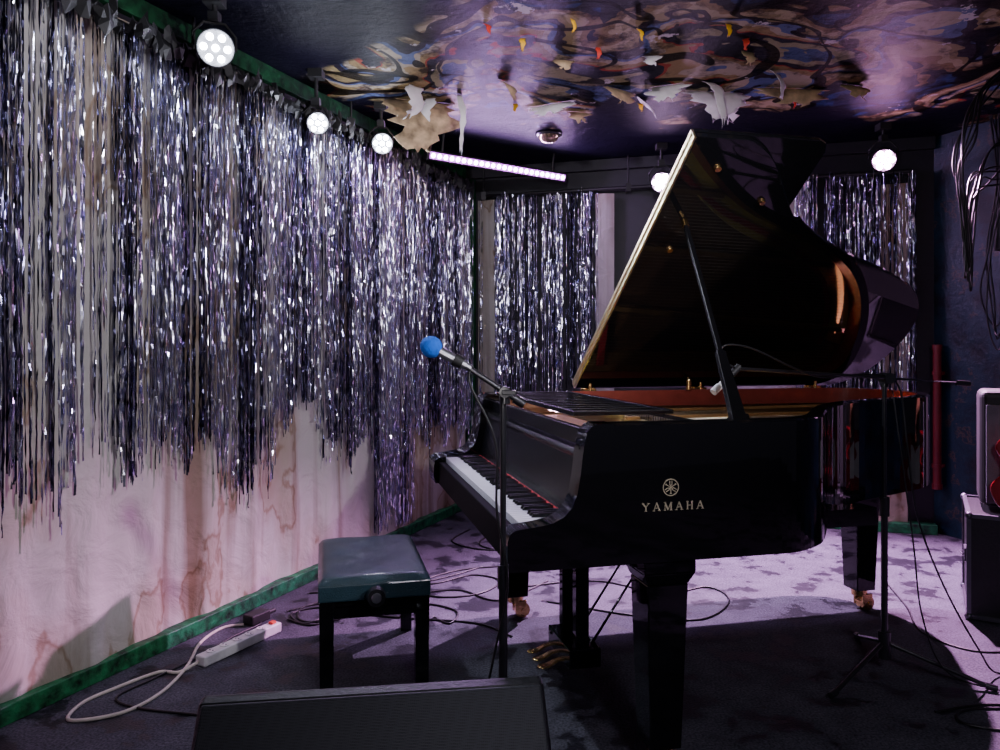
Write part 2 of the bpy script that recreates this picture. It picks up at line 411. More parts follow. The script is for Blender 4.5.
# tinsel curtains
def interp(tab,x):
    if x<=tab[0][0]: return tab[0][1]
    for (a,b_),(c,d) in zip(tab,tab[1:]):
        if x<=c: return b_+(d-b_)*(x-a)/max(c-a,1e-6)
    return tab[-1][1]
def tinsel(name,fn,u0,u1,slen,ztop,tab,layers,gaps,label,bright=0.55,rag=0.05):
    b=B(); L_=abs(u1-u0)*slen
    vs=[]; fs=[]; ms=[]
    t=d1 if fn is lw else d2
    nn=n1 if fn is lw else n2
    for li,(off,sp) in enumerate(layers):
        n=int(L_/sp)
        for i in range(n):
            u=u0+(u1-u0)*(i+random.uniform(-0.8,0.8))/n
            dn=0.68+0.30*math.sin(u*31+off*20)+0.28*math.sin(u*67+2)
            for g0,g1,gv in gaps:
                if g0<u<g1: dn*=gv
            if random.random()>dn: continue
            if u<u0 or u>u1: continue
            clump=0.07*math.sin(u*23+li)+0.05*math.sin(u*51+li*2)
            zb=interp(tab,u)+clump+random.gauss(0,0.014)+abs(random.gauss(0,rag))
            if random.random()<0.07: zb-=random.uniform(0,0.12)
            zb=max(zb,0.1)
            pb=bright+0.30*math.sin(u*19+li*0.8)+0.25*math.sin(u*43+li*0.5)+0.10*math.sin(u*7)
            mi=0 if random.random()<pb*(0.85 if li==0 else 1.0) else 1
            ns=max(8,int((ztop-zb)/0.028)); phi=random.random()*6.28
            w=random.uniform(0.0022,0.0044); do=random.uniform(-0.012,0.012)
            o=len(vs); slope=random.gauss(0,0.003)
            zt=ztop+random.uniform(-0.02,0.02)
            for k in range(ns+1):
                z=zt+(zb-zt)*k/ns
                phi+=random.gauss(0,1.0) if random.random()<0.5 else random.gauss(0,0.2)
                c=fn(u,0.078+off+do+0.004*math.sin(z*4+u*40)*k/ns)
                c=c+t*slope*k/ns*3
                e=(t*math.cos(phi)+nn*math.sin(phi))*w; tz=random.gauss(0,0.0006)
                zz=z+random.uniform(-0.010,0.010)
                q=nn*random.gauss(0,0.0014)
                vs.append((c.x+e.x+q.x,c.y+e.y+q.y,zz+tz)); vs.append((c.x-e.x+q.x,c.y-e.y+q.y,zz-tz))
            for k in range(ns): fs.append((o+2*k,o+2*k+1,o+2*k+3,o+2*k+2)); ms.append(mi)
    b.add(vs,fs,0,False); b.m=ms
    return obj(name,b,[FOIL,FOIL_SHADE],fixn=False,kind="stuff",label=label,category="tinsel curtain")
tabL=[(2.2,0.74),(2.636,0.69),(2.65,0.82),(2.84,0.81),(3.056,0.80),(3.28,0.82),(3.30,0.64),(3.635,0.60),(3.65,0.90),(4.02,0.92),(4.04,0.66),(4.484,0.65),(4.53,0.13),(4.87,0.10),(4.9,0.66),(5.46,0.62),(5.85,0.57)]
gapsL=[(2.51,2.545,0.02),(2.615,2.65,0.02),(2.69,2.73,0.02),(2.79,2.83,0.03),(2.2,2.9,0.85),(2.95,2.975,0.05),(3.13,3.15,0.08),(3.28,3.30,0.15),(3.64,3.665,0.08),(4.0,4.03,0.15),(4.5,4.52,0.15),(5.0,5.04,0.2),(5.56,5.62,0.2)]
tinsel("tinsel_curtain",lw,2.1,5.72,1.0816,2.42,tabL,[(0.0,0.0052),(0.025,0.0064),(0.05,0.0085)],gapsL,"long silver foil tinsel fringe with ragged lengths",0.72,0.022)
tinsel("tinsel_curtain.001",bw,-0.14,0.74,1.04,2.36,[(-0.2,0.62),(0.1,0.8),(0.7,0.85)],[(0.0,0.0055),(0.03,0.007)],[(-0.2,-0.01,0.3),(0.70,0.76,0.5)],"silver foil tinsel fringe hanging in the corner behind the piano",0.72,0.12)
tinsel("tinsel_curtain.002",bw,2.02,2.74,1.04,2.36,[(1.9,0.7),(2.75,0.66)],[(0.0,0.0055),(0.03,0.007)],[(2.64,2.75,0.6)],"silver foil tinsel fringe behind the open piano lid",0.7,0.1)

def rail(name,pts,r,label):
    b=B(); b.tube(pts,r,10)
    for p in pts[::3]:
        b.box((p[0],p[1],p[2]),(0.018,0.018,0.03)); b.cyl((p[0],p[1],p[2]),(p[0],p[1],ZC),0.006)
    obj(name,b,BLACKR,label=label,category="curtain rail")
rail("curtain_rail",[(*lw(y,0.10).xy,2.43) for y in [2.1+0.36*i for i in range(11)]],0.014,"black pipe holding the tinsel fringe")
rail("curtain_rail.001",[(*bw(x,0.09).xy,2.37) for x in [-0.1+0.35*i for i in range(9)]],0.014,"black pipe holding the fringe at the end wall")
random.seed(3)
b=B()
for i in range(170):
    y=2.2+i*0.0205+random.uniform(-.02,.02); c=lw(y,0.15+random.uniform(-.01,.012)); c.z=2.415+random.uniform(-.03,.03)
    w_=random.uniform(.012,.04); h_=random.uniform(.02,.07)
    vs=[]; 
    for k in range(7):
        a=2*math.pi*k/7; rr=random.uniform(.6,1.15)
        vs.append(c+d1*math.cos(a)*w_*rr+UP*math.sin(a)*h_*rr+n1*random.uniform(-.015,.02))
    vs.append(c+n1*0.02)
    b.add(vs,[(k,(k+1)%7,7) for k in range(7)],0)
obj("black_tape_scraps",b,BLACKR,kind="stuff",fixn=False,label="crumpled black tape scraps along the fringe header",category="tape")

# ------------------------------------------------------------------ grand piano
A=V((0.973,0.23,0)).normalized(); Q=V((-A.y,A.x,0)); O=V((0.07,2.0,0))
def P(s,t,z): 
    r=O+A*s+Q*t; r.z=z; return r
piano=thing("grand_piano",P(1.0,0.75,0),"glossy black concert grand piano with its lid propped open","grand piano")
ctrl=[(0.19,0),(0.45,0),(0.70,0),(0.82,0.005),(0.92,0.05),(1.0,0.12),(1.15,0.30),(1.3,0.45),(1.5,0.585),(1.78,0.69),(2.0,0.79),(2.15,0.94),(2.215,1.13),(2.20,1.32),(2.13,1.44),(2.02,1.49),(1.90,1.5),(1.70,1.5),(1.2,1.5),(0.7,1.5),(0.19,1.5)]
path=[(v.x,v.y) for v in crom([V((a,b_,0)) for a,b_ in ctrl],6)]
def offs(path,d):
    out=[]
    for i,(x,y) in enumerate(path):
        a=path[max(i-1,0)]; c=path[min(i+1,len(path)-1)]
        dx,dy=c[0]-a[0],c[1]-a[1]; l=math.hypot(dx,dy) or 1
        out.append((x-dy/l*d,y+dx/l*d))
    return out
inner=offs(path,0.05)
ZB,ZT=0.62,1.01
b=B(); vs=[]
for (o_,i_) in zip(path,inner):
    vs += [P(*o_,ZB),P(*o_,ZT-0.006),P(o_[0]*0.85+i_[0]*0.15,o_[1]*0.85+i_[1]*0.15,ZT),P(i_[0],i_[1],ZT),P(i_[0],i_[1],ZB)]
n=len(path)
for k in range(n-1):
    for j in range(5):
        j2=(j+1)%5
        b.add([vs[k*5+j],vs[(k+1)*5+j],vs[(k+1)*5+j2],vs[k*5+j2]],[(0,1,2,3)],1 if j==3 else 0, True if j in(0,3) else False)
for e in (0,n-1): b.add([vs[e*5+j] for j in range(5)],[(0,1,2,3,4)],0)
bp=[p for p in inner]
b.prism([P(x,y,0.655) for x,y in bp],[P(x,y,0.67) for x,y in bp],2)
b.box(P(0.16,0.75,0.645),(0.19,0.745,0.027),A,Q,UP,3)
for t in (0.35,0.75,1.15):
    b.box(P(0.85,t,0.63),(0.5,0.04,0.03),A,Q,UP,0)
obj("case",b,[PIANO,MAHOG,WOODI,PIANOK],piano,fixn=True)
T0,T1=0.075,1.345
b=B(); b.box(P(-0.016,(T0+T1)/2,0.668),(0.016,(T1-T0)/2-0.003,0.046),A,Q,UP,0)
obj("key_slip",b,PIANOK,piano,bevel=0.004)
# arms with cheeks
prof=[(-0.045,0.62),(-0.052,0.65),(-0.052,0.70),(-0.045,0.722),(-0.03,0.732),(0.03,0.738),(0.075,0.746),(0.105,0.760),(0.128,0.785),(0.143,0.82),(0.152,0.87),(0.158,0.92),(0.164,0.96),(0.172,0.99),(0.186,1.004),(0.2,1.01),(0.25,1.01),(0.25,0.62)]
for t0,t1 in ((-0.002,T0-0.002),(T1+0.002,1.502)):
    b=B(); m_=len(prof)
    a_=[P(s,t0,z) for s,z in prof]; c_=[P(s,t1,z) for s,z in prof]
    b.add(a_,[tuple(range(m_))]); b.add(c_,[tuple(range(m_))])
    b.add(a_+c_,[(i,(i+1)%m_,m_+(i+1)%m_,m_+i) for i in range(m_-4)],0,True)
    b.add(a_+c_,[(i,(i+1)%m_,m_+(i+1)%m_,m_+i) for i in range(m_-4,m_)],0,False)
    obj("key_arm",b,PIANO,piano,bevel=0.002)
# fallboard
b=B()
pr=[(0.150,0.738),(0.158,0.75),(0.185,0.90),(0.178,0.915),(0.19,0.925),(0.205,0.915),(0.205,0.738)]
b.prism([P(s,T0,z) for s,z in pr],[P(s,T1,z) for s,z in pr],0)
obj("fallboard",b,PIANOD,piano,bevel=0.003)
b=B(); b.box(P(0.148,(T0+T1)/2,0.739),(0.003,0.61,0.003),A,Q,UP); obj("key_felt",b,FELTR,piano,label="red felt strip")
b=B(); b.box(P(0.43,0.75,0.905),(0.18,0.695,0.012),A,Q,UP,0)
for t in (0.13,1.37): b.box(P(0.42,t,0.955),(0.17,0.025,0.035),A,Q,UP,0)
obj("pinblock",b,WOODI,piano,bevel=0.002,label="brown wooden pin block shelf")
b=B(); b.box(P(0.225,0.75,0.945),(0.014,0.635,0.035),A,Q,UP,0); obj("front_rail",b,PIANOD,piano,bevel=0.004)
# keyboard
kb_e=bpy.data.objects.new("keyboard",None); C.objects.link(kb_e); kb_e.parent=piano; kb_e.location=P(0.07,0.70,0.72)-piano.location
b=B(); b.box(P(0.07,(T0+T1)/2,0.695),(0.068,0.613,0.012),A,Q,UP); obj("key_frame",b,WOODI,kb_e)
pitch=(T1-T0-0.012)/52; w0=None; k0=None; KT=T1-0.006
for i in range(52):
    t=KT-(i+0.5)*pitch
    if w0 is None:
        b=B(); b.box(P(0.072,t,0.722),(0.072,pitch/2-0.0006,0.0125),A,Q,UP); w0=obj("white_key",b,KEYW,kb_e,bevel=0.0015); base=w0.location.copy(); t0_=t
    else:
        o=w0.copy(); C.objects.link(o); o.parent=kb_e; o.location=base+Q*(t-t0_)
for i in range(51):
    if i%7 in (0,2,3,5,6):
        t=KT-(i+1)*pitch
        if k0 is None:
            b=B(); 
            lo=[P(0.050,t-0.0055,0.733),P(0.145,t-0.0055,0.733),P(0.145,t+0.0055,0.733),P(0.050,t+0.0055,0.733)]
            hi=[P(0.056,t-0.0045,0.746),P(0.145,t-0.0045,0.746),P(0.145,t+0.0045,0.746),P(0.056,t+0.0045,0.746)]
            b.prism(lo,hi); k0=obj("black_key",b,KEYB,kb_e,bevel=0.001); kbase=k0.location.copy(); tk=t
        else:
            o=k0.copy(); C.objects.link(o); o.parent=kb_e; o.location=kbase+Q*(t-tk)
def smax(t,off=0.06):
    best=0
    pp=offs(path,off)
    for (x0,y0),(x1,y1) in zip(pp,pp[1:]):
        if (y0-t)*(y1-t)<=0 and y0!=y1 and x0>0.75 and y1>=y0:
            x=x0+(x1-x0)*(t-y0)/(y1-y0); best=max(best,x)
    return best or 1.0
b=B(); sb=[p for p in offs(path,0.048) if p[0]>0.6]
b.prism([P(x,y,0.862) for x,y in sb],[P(x,y,0.87) for x,y in sb]); obj("soundboard",b,SOUND,piano,label="amber wooden soundboard")
b=B()
o1=offs(path,0.052); o2=offs(path,0.15)
idx=[i for i in range(n) if path[i][0]>0.62]
for i,j in zip(idx,idx[1:]):
    if j!=i+1: continue
    vsb=[P(*o1[i],0.90),P(*o1[j],0.90),P(*o2[j],0.90),P(*o2[i],0.90)]
    vst=[v+V((0,0,0.014)) for v in vsb]
    b.prism(vsb,vst,0 if path[i][1]<1.3 else 1)
b.box(P(0.66,0.75,0.918),(0.06,0.69,0.010),A,Q,UP,0)
for (ta,tb) in ((0.30,0.26),(0.52,0.56),(0.80,0.88),(1.10,1.22)):
    pa=P(0.62,ta,0.93); pb=P(smax(tb)-0.02,tb,0.93); dd=(pb-pa).normalized()
    b.box((pa+pb)/2,((pb-pa).length/2,0.011,0.018),dd,UP.cross(dd),UP,1)
obj("iron_plate",b,[PLATE,STRUT],piano,bevel=0.003,label="gold painted cast iron plate")
b=B(); b.box(P(0.80,0.75,0.932),(0.018,0.66,0.004),A,Q,UP); obj("felt_strip",b,FELTR,piano,label="red felt strip under the strings")
b=B()
pts_=[P(smax(0.2+i*0.11)-0.13,0.2+i*0.11,0.926) for i in range(11)]
for p_,q_ in zip(pts_,pts_[1:]):
    dd=(q_-p_).normalized(); nn_=UP.cross(dd); vsb=[p_-nn_*.014,q_-nn_*.014,q_+nn_*.014,p_+nn_*.014]; b.prism(vsb,[v+UP*0.006 for v in vsb])
obj("felt_strip",b,FELTR,piano,label="red felt strip along the curved bridge")
b=B()
for i in range(84):
    t=0.10+i*1.30/83; tb=t+0.05*(t/1.4); tb=min(tb,1.42)
    b.tube([P(0.45,t,0.938),P(max(smax(tb)-0.04,0.75),tb,0.936)],0.0011,4)
obj("strings",b,STEEL,piano,kind="stuff",label="steel and copper strings")
b=B()
for i in range(60):
    t=0.14+i*1.22/59; b.box(P(0.71,t,0.952),(0.035,0.007,0.012),A,Q,UP)
obj("dampers",b,KEYB,piano,kind="stuff",label="row of black damper heads")
b=B()
for s in (0.24,0.56): b.box(P(s,0.80,1.012),(0.010,0.50,0.007),A,Q,UP)
for t in (0.30,1.30): b.box(P(0.40,t,1.012),(0.17,0.012,0.007),A,Q,UP)
for i in range(12): b.box(P(0.40,0.36+i*0.08,1.012),(0.155,0.008,0.004),A,Q,UP)
for i in range(3): b.box(P(0.32+i*0.08,0.80,1.008),(0.007,0.49,0.003),A,Q,UP)
obj("music_desk",b,PIANOD,piano,bevel=0.002,label="slatted black music desk folded flat")
# lid
TH=math.radians(36.2); LD=(-Q*math.cos(TH)+UP*math.sin(TH)); LN=(Q*math.sin(TH)+UP*math.cos(TH))
S0=0.655
def Lp(s,q,h): return P(s,1.5,1.018)+LD*q+LN*h
QM=1.50
lo=[]
for x,y in offs(path,-0.012):
    if x>S0+0.02:
        q=1.5-y; f=min(1,max(0,(x-1.1)/0.4)); q=q*(1+0.08*f*(1 if q<1.15 else 0)*min(1,q*2))
        lo.append((x,q))
lo=[(S0,QM)]+lo; lo=[(x,min(max(q,0.0),QM)) for x,q in lo]+[(S0,0.0)]
b=B(); b.prism([Lp(x,q,0) for x,q in lo],[Lp(x,q,0.02) for x,q in lo]); 
obj("lid",b,PIANO,piano,bevel=0.003,label="raised glossy black lid")
fl=[(S0,QM),(1.12,QM),(1.155,QM-.015),(1.17,QM-.05),(1.17,0.02),(S0,0.02)]
b=B(); b.prism([Lp(x,q,0.024) for x,q in fl],[Lp(x,q,0.042) for x,q in fl])
obj("lid_flap",b,PIANO,piano,bevel=0.003,label="front lid flap folded back onto the lid")
b=B(); 
b.box(Lp(S0-0.005,QM/2,0.021),(0.004,QM/2-.005,0.020),A,LD,LN)
b.cyl(Lp(S0-0.009,0.01,0.022),Lp(S0-0.009,QM-.01,0.022),0.005,n=8)
obj("lid_hinge",b,HINGE,piano,label="long brass flap hinge")
for s in (0.72,1.30,1.95):
    b=B(); b.cyl(P(s-0.035,1.505,1.018),P(s+0.035,1.505,1.018),0.010,n=12); b.box(P(s,1.485,1.014),(0.03,0.02,0.004),A,Q,UP)
    b.cyl(P(s,1.47,1.01),P(s,1.47,1.045),0.009,n=12)
    obj("hinge",b,BRASS,piano)
for (s,q) in ((0.78,1.38),(1.02,1.24),(0.76,0.98)):
    b=B(); b.cyl(Lp(s,q,0),Lp(s,q,-0.014),0.014,0.011,n=14); obj("lid_button",b,BRASS,piano,label="small brass rubber-tipped stop on the lid")
# prop
b=B(); pa=P(0.68,0.075,0.98); pb=Lp(0.76,1.13,-0.004); dd=(pb-pa).normalized(); sx=A-dd*A.dot(dd); sx.normalize(); sy=dd.cross(sx)
def pring(c,w,h): return [c-sx*w-sy*h,c+sx*w-sy*h,c+sx*w+sy*h,c-sx*w+sy*h]
b.prism(pring(pa,0.024,0.014),pring(pa+dd*0.28,0.015,0.011)); b.prism(pring(pa+dd*0.05,0.009,0.009),pring(pb,0.009,0.008))
b.box(pa+dd*0.02,(0.028,0.02,0.02),sx,sy,dd)
obj("lid_prop",b,PIANOD,piano,bevel=0.003,label="black wooden lid prop stick")
b=B(); b.cyl(pb-dd*0.03,pb,0.012,n=12); obj("prop_socket",b,BRASS,piano)
b=B(); b.cyl(pa-sy*0.02,pa+sy*0.02,0.012,n=12); obj("prop_pivot",b,BRASS,piano)
b=B(); b.cyl(P(1.22,1.44,1.01),P(1.22,1.44,1.05),0.014,n=14); b.ball(P(1.22,1.44,1.055),0.014); obj("brass_post",b,BRASS,piano)
# legs
def leg(s,t,name="leg",low=0.10):
    e=bpy.data.objects.new(name,None); C.objects.link(e); e.parent=piano; e.location=P(s,t,0.3)-piano.location
    b=B()
    def ring(z,w,d): return [P(s-w,t-d,z),P(s+w,t-d,z),P(s+w,t+d,z),P(s-w,t+d,z)]
    b.prism(ring(0.585,0.078,0.078),ring(0.62,0.078,0.078))
    b.prism(ring(0.55,0.062,0.062),ring(0.585,0.078,0.078))
    b.prism(ring(low,0.048,0.048),ring(0.55,0.062,0.062))
    obj("leg_post",b,PIANO,e,bevel=0.004)
    b=B()
    k=low/0.10
    b.cyl(P(s,t,0.07*k),P(s,t,low),0.035,n=16)
    b.box(P(s+0.02,t-0.028,0.05*k),(0.025,0.006,0.03*k),A,Q,UP); b.box(P(s+0.02,t+0.028,0.05*k),(0.025,0.006,0.03*k),A,Q,UP)
    b.cyl(P(s+0.03,t-0.021,0.034*k),P(s+0.03,t+0.021,0.034*k),0.034*k,n=24)
    b.cyl(P(s+0.03,t-0.038,0.034*k),P(s+0.03,t+0.038,0.034*k),0.010,n=12)
    obj("caster",b,BRASS,e,bevel=0.002,label="brass double caster")
leg(0.42,0.08,low=0.075); leg(0.32,1.36); leg(1.90,1.08)
# lyre
ly=bpy.data.objects.new("pedal_lyre",None); C.objects.link(ly); ly.parent=piano; ly.location=P(0.39,0.75,0.3)-piano.location
b=B()
for t in (0.67,0.83): b.box(P(0.39,t,0.37),(0.025,0.022,0.26),A,Q,UP)
b.box(P(0.39,0.75,0.60),(0.05,0.14,0.03),A,Q,UP)
b.box(P(0.39,0.75,0.10),(0.06,0.13,0.035),A,Q,UP)
for t in (0.68,0.82): b.tube([P(0.43,t,0.12),P(0.78,t,0.62)],0.006,8)
obj("lyre_frame",b,PIANO,ly,bevel=0.004)
for t in (0.68,0.75,0.82):
    b=B(); pts=crom([P(0.34,t,0.085),P(0.30,t,0.08),P(0.27,t,0.066),P(0.245,t,0.062)],4)
    for i,(p,q_) in enumerate(zip(pts,pts[1:])):
        dd=(q_-p).normalized(); b.box((p+q_)/2,((q_-p).length/2+0.002,0.008+0.008*i/len(pts),0.004),dd,Q,dd.cross(Q))
    b.ball(P(0.245,t,0.062),0.017,sq=0.35)
    obj("pedal",b,BRASS,ly,label="brass pedal")
# lettering and emblem
def stroke(b,p0,p1,w,org,sc):
    p0=V((*p0,0)); p1=V((*p1,0)); d=(p1-p0).normalized(); nn=V((-d.y,d.x,0))*w/2
    q=[p0+nn,p1+nn,p1-nn,p0-nn]
    f=lambda v,t: P(org[0]+v.x*sc,t,org[1]+v.y*sc)
    b.prism([f(v,-0.0004) for v in q],[f(v,-0.0022) for v in q])
TK,TN=0.17,0.08
G={'Y':[((0,1),(.42,.5),TK),((.84,1),(.42,.5),TN),((.42,.52),(.42,0),TK),((-.1,.97),(.2,.97),.07),((.64,.97),(.94,.97),.07),((.26,.03),(.58,.03),.07)],
   'A':[((.05,0),(.42,1),TN),((.42,1),(.82,0),TK),((.18,.35),(.68,.35),TN),((-.1,.03),(.2,.03),.07),((.62,.03),(.96,.03),.07)],
   'M':[((.12,0),(.14,1),TN),((.14,1),(.52,.05),TK),((.52,.05),(.9,1),TN),((.92,1),(.92,0),TK),((-.02,.97),(.2,.97),.07),((.86,.97),(1.06,.97),.07),((-.03,.03),(.26,.03),.07),((.76,.03),(1.08,.03),.07)],
   'H':[((.14,0),(.14,1),TK),((.74,0),(.74,1),TK),((.14,.52),(.74,.52),TN),((0,.97),(.28,.97),.07),((.6,.97),(.88,.97),.07),((0,.03),(.28,.03),.07),((.6,.03),(.88,.03),.07)]}
b=B(); hgt=0.0230; s=0.333
for ch in "YAMAHA":
    for p0,p1,w in G[ch]: stroke(b,p0,p1,w,(s,0.764),hgt)
    s+= hgt*(1.40 if ch!='M' else 1.56)
obj("side_lettering",b,GOLDL,piano,label="gold serif letters on the side of the case",fixn=True)
b=B(); ec=(0.418,0.828); R=0.023
for i in range(36):
    a0=2*math.pi*i/36; a1=2*math.pi*(i+1)/36
    stroke(b,(math.cos(a0),math.sin(a0)),(math.cos(a1),math.sin(a1)),0.10,ec,R)
for k in range(3):
    a=math.pi/2+k*2*math.pi/3; c,s_=math.cos(a),math.sin(a)
    f=lambda x,y:(x*c-y*s_, x*s_+y*c)
    stroke(b,f(-0.72,0),f(0.28,0),0.09,ec,R)
    stroke(b,f(0.28,-0.14),f(0.28,0.14),0.08,ec,R)
    stroke(b,f(0.28,-0.14),f(0.82,-0.14),0.08,ec,R); stroke(b,f(0.28,0.14),f(0.82,0.14),0.08,ec,R)
    b.cyl(P(ec[0]+f(-0.72,0)[0]*R,-0.0004,ec[1]+f(-0.72,0)[1]*R),P(ec[0]+f(-0.72,0)[0]*R,-0.0022,ec[1]+f(-0.72,0)[1]*R),0.0024,n=10)
obj("emblem",b,GOLDL,piano,label="round gold emblem of three crossed tuning forks")

# ------------------------------------------------------------------ piano bench
bc=V((-0.51,2.945,0)); bench=thing("piano_bench",bc,"black piano bench with padded leather top and height knobs","piano bench")
def S(u,v,z): r=bc+A*u+Q*v; r.z=z; return r
b=B(); nu,nv=24,32; vs=[]; hx,hy=0.198,0.30
for i in range(nu+1):
    for j in range(nv+1):
        u=-1+2*i/nu; v=-1+2*j/nv
        edge=(1-abs(u)**10)*(1-abs(v)**14)
        tuft=0.003*math.cos(u*math.pi*2)*math.cos(v*math.pi*3)
        vs.append(S(u*hx,v*hy,0.385+0.028*max(edge,0)**0.4+tuft*edge))
fs=[(i*(nv+1)+j,(i+1)*(nv+1)+j,(i+1)*(nv+1)+j+1,i*(nv+1)+j+1) for i in range(nu) for j in range(nv)]
b.add(vs,fs,0,True)
b.box(S(0,0,0.356),(hx,hy,0.030),A,Q,UP,0)
obj("seat_cushion",b,LEATHER,bench,bevel=0.006)
b=B(); b.box(S(0,0,0.315),(0.175,0.28,0.012),A,Q,UP)
for v in (-0.255,0.255): b.box(S(0,v,0.285),(0.15,0.012,0.03),A,Q,UP)
for u in (-0.155,0.155): b.box(S(u,0,0.285),(0.012,0.25,0.03),A,Q,UP)
obj("frame",b,PIANO,bench,bevel=0.003)
for u in (-1,1):
    for v in (-1,1):
        b=B(); 
        def rg(z,w): return [S(u*0.168-w,v*0.268-w,z),S(u*0.168+w,v*0.268-w,z),S(u*0.168+w,v*0.268+w,z),S(u*0.168-w,v*0.268+w,z)]
        b.prism(rg(0.0,0.023),rg(0.325,0.026)); obj("leg",b,PIANO,bench,bevel=0.003)
for v in (-1,1):
    b=B(); b.cyl(S(0.0,v*0.25,0.352),S(0.0,v*0.345,0.352),0.010,n=12); b.cyl(S(0.0,v*0.335,0.352),S(0.0,v*0.365,0.352),0.034,0.031,n=20); b.cyl(S(0.0,v*0.365,0.352),S(0.0,v*0.367,0.352),0.018,0.016,n=20,m=1)
    obj("knob",b,[BLACKP,SILV],bench,bevel=0.003,label="round black height adjustment knob")

# ------------------------------------------------------------------ stage monitor wedge
mc=V((-0.283,1.715,0)); mx_=V((0.766,0.105,0)).normalized(); my=V((-mx_.y,mx_.x,0))
mon=thing("monitor_wedge",mc,"black stage monitor speaker with perforated sloping grille","stage monitor")
def MO(u,v,z): r=mc+mx_*u+my*v; r.z=z; return r
b=B(); w=0.388
pf=[(-0.33,0.0),(-0.36,0.06),(-0.012,0.435),(0.02,0.44),(0.05,0.41),(0.09,0.0)]
b.prism([MO(-w,v,z) for v,z in pf],[MO(w,v,z) for v,z in pf]); obj("cabinet",b,CASE,mon,bevel=0.012,seg=3)
b=B(); sd=(MO(0,-0.012,0.435)-MO(0,-0.36,0.06)).normalized(); nn=mx_.cross(sd); 
cc=(MO(0,-0.012,0.435)+MO(0,-0.36,0.06))/2
b.box(cc+nn*0.004,(w-0.008,0.250,0.008),mx_,sd,nn); obj("grille",b,GRILLE,mon,bevel=0.008,seg=3,label="perforated black metal grille")

# ------------------------------------------------------------------ mic stand with blue windscreen
sx0,sy0=0.008,1.93
ms=thing("microphone_stand",(sx0,sy0,0),"black straight microphone stand with short boom by the keyboard","microphone stand")
b=B(); b.lathe((sx0,sy0,0),UP,[(0.0,0),(0.095,0),(0.097,0.012),(0.03,0.028),(0.018,0.05),(0.0,0.05)],28); obj("base",b,BLACKP,ms)
b=B(); b.cyl((sx0,sy0,0.03),(sx0,sy0,0.62),0.0115); b.cyl((sx0,sy0,0.60),(sx0,sy0,0.66),0.015); b.cyl((sx0,sy0,0.64),(sx0,sy0,1.09),0.008); obj("pole",b,BLACKP,ms)
cl=V((sx0+0.004,sy0-0.005,1.105)); tip=V((-0.105,1.925,1.182))
bd=(tip-cl).normalized()
b=B(); b.cyl(cl-UP*0.03,cl+UP*0.012,0.014); b.cyl(cl+V((0,-0.03,0)),cl+V((0,0.02,0)),0.014); b.box(cl+V((0.01,-0.03,0.0)),(0.018,0.006,0.006)); obj("clutch",b,BLACKP,ms,bevel=0.002)
b=B(); b.cyl(cl-bd*0.05,tip,0.0075); b.cyl(cl-bd*0.06,cl-bd*0.03,0.012); obj("boom_arm",b,BLACKP,ms)
mic=thing("microphone",tip,"dark microphone with round bright blue foam windscreen","microphone")
ballc=V((-0.176,1.925,1.220)); md=(ballc-tip).normalized()
b=B(); b.cyl(tip-md*0.02,ballc,0.0115,0.015,n=18); b.cyl(tip-md*0.035,tip-md*0.02,0.009,n=14); obj("mic_body",b,SILV,mic)
b=B(); b.ball(ballc,0.028,axis=md,sq=1.05); obj("windscreen",b,FOAMB,mic,label="blue foam windscreen")
b=B(); b.cyl(tip-md*0.01,tip+md*0.015,0.016,0.017,n=14); obj("mic_clip",b,BLACKR,mic)
b=B(); b.tube(crom([tip-md*0.035,tip+V((0.03,-0.01,-0.06)),(sx0-0.02,sy0-0.02,0.98),(sx0-0.016,sy0-0.016,0.8),(sx0+0.012,sy0-0.020,0.62),(sx0-0.02,sy0-0.02,0.45),(sx0-0.05,sy0-0.03,0.30),(sx0-0.07,sy0-0.04,0.1),(sx0-0.14,sy0+0.05,0.008),(sx0-0.3,sy0+0.2,0.006)],8),0.0032)
obj("microphone_cable",b,CABB,label="thin black cable draped down the microphone stand",category="cable")

# ------------------------------------------------------------------ boom stand
tx,ty=1.435,2.80
bs=thing("boom_stand",(tx,ty,0),"black tripod boom microphone stand beside the piano tail","microphone stand")
b=B(); b.cyl((tx,ty,0.10),(tx,ty,0.62),0.012); b.cyl((tx,ty,0.59),(tx,ty,0.66),0.018); b.cyl((tx,ty,0.64),(tx,ty,1.10),0.008); b.cyl((tx,ty,0.06),(tx,ty,0.16),0.022); obj("pole",b,BLACKP,bs)
for a in (215,335,80):
    r=math.radians(a); e=V((tx+0.34*math.cos(r),ty+0.34*math.sin(r),0.012))
    b=B(); b.cyl((tx+0.02*math.cos(r),ty+0.02*math.sin(r),0.115),e,0.008); b.cyl(e-V((0.02*math.cos(r),0.02*math.sin(r),-0.006)),e+V((0.015*math.cos(r),0.015*math.sin(r),0.0)),0.0118)
    obj("tripod_leg",b,BLACKP,bs)
bl=V((0.765,2.42,1.150)); br=V((1.77,2.83,1.082)); bcn=V((tx,ty-0.015,1.105))
b=B(); b.tube([br,bcn+V((0,-0.012,0)),bl],0.0062); b.cyl(br,br+(bcn-br)*0.16,0.010); obj("boom_arm",b,BLACKP,bs)
b=B(); b.cyl(bcn+V((0,-0.03,0)),bcn+V((0,0.03,0)),0.02); b.cyl((tx,ty,1.07),(tx,ty,1.12),0.014); obj("clutch",b,BLACKP,bs,bevel=0.002)
m2=thing("microphone.001",bl,"small pale condenser microphone aimed into the piano","microphone")
mdir=V((-0.10,-0.04,-0.085)).normalized()
b=B(); b.cyl(bl,bl+mdir*0.09,0.009,n=16); b.cyl(bl+mdir*0.09,bl+mdir*0.12,0.012,n=16); obj("mic_body",b,PLASTW,m2)
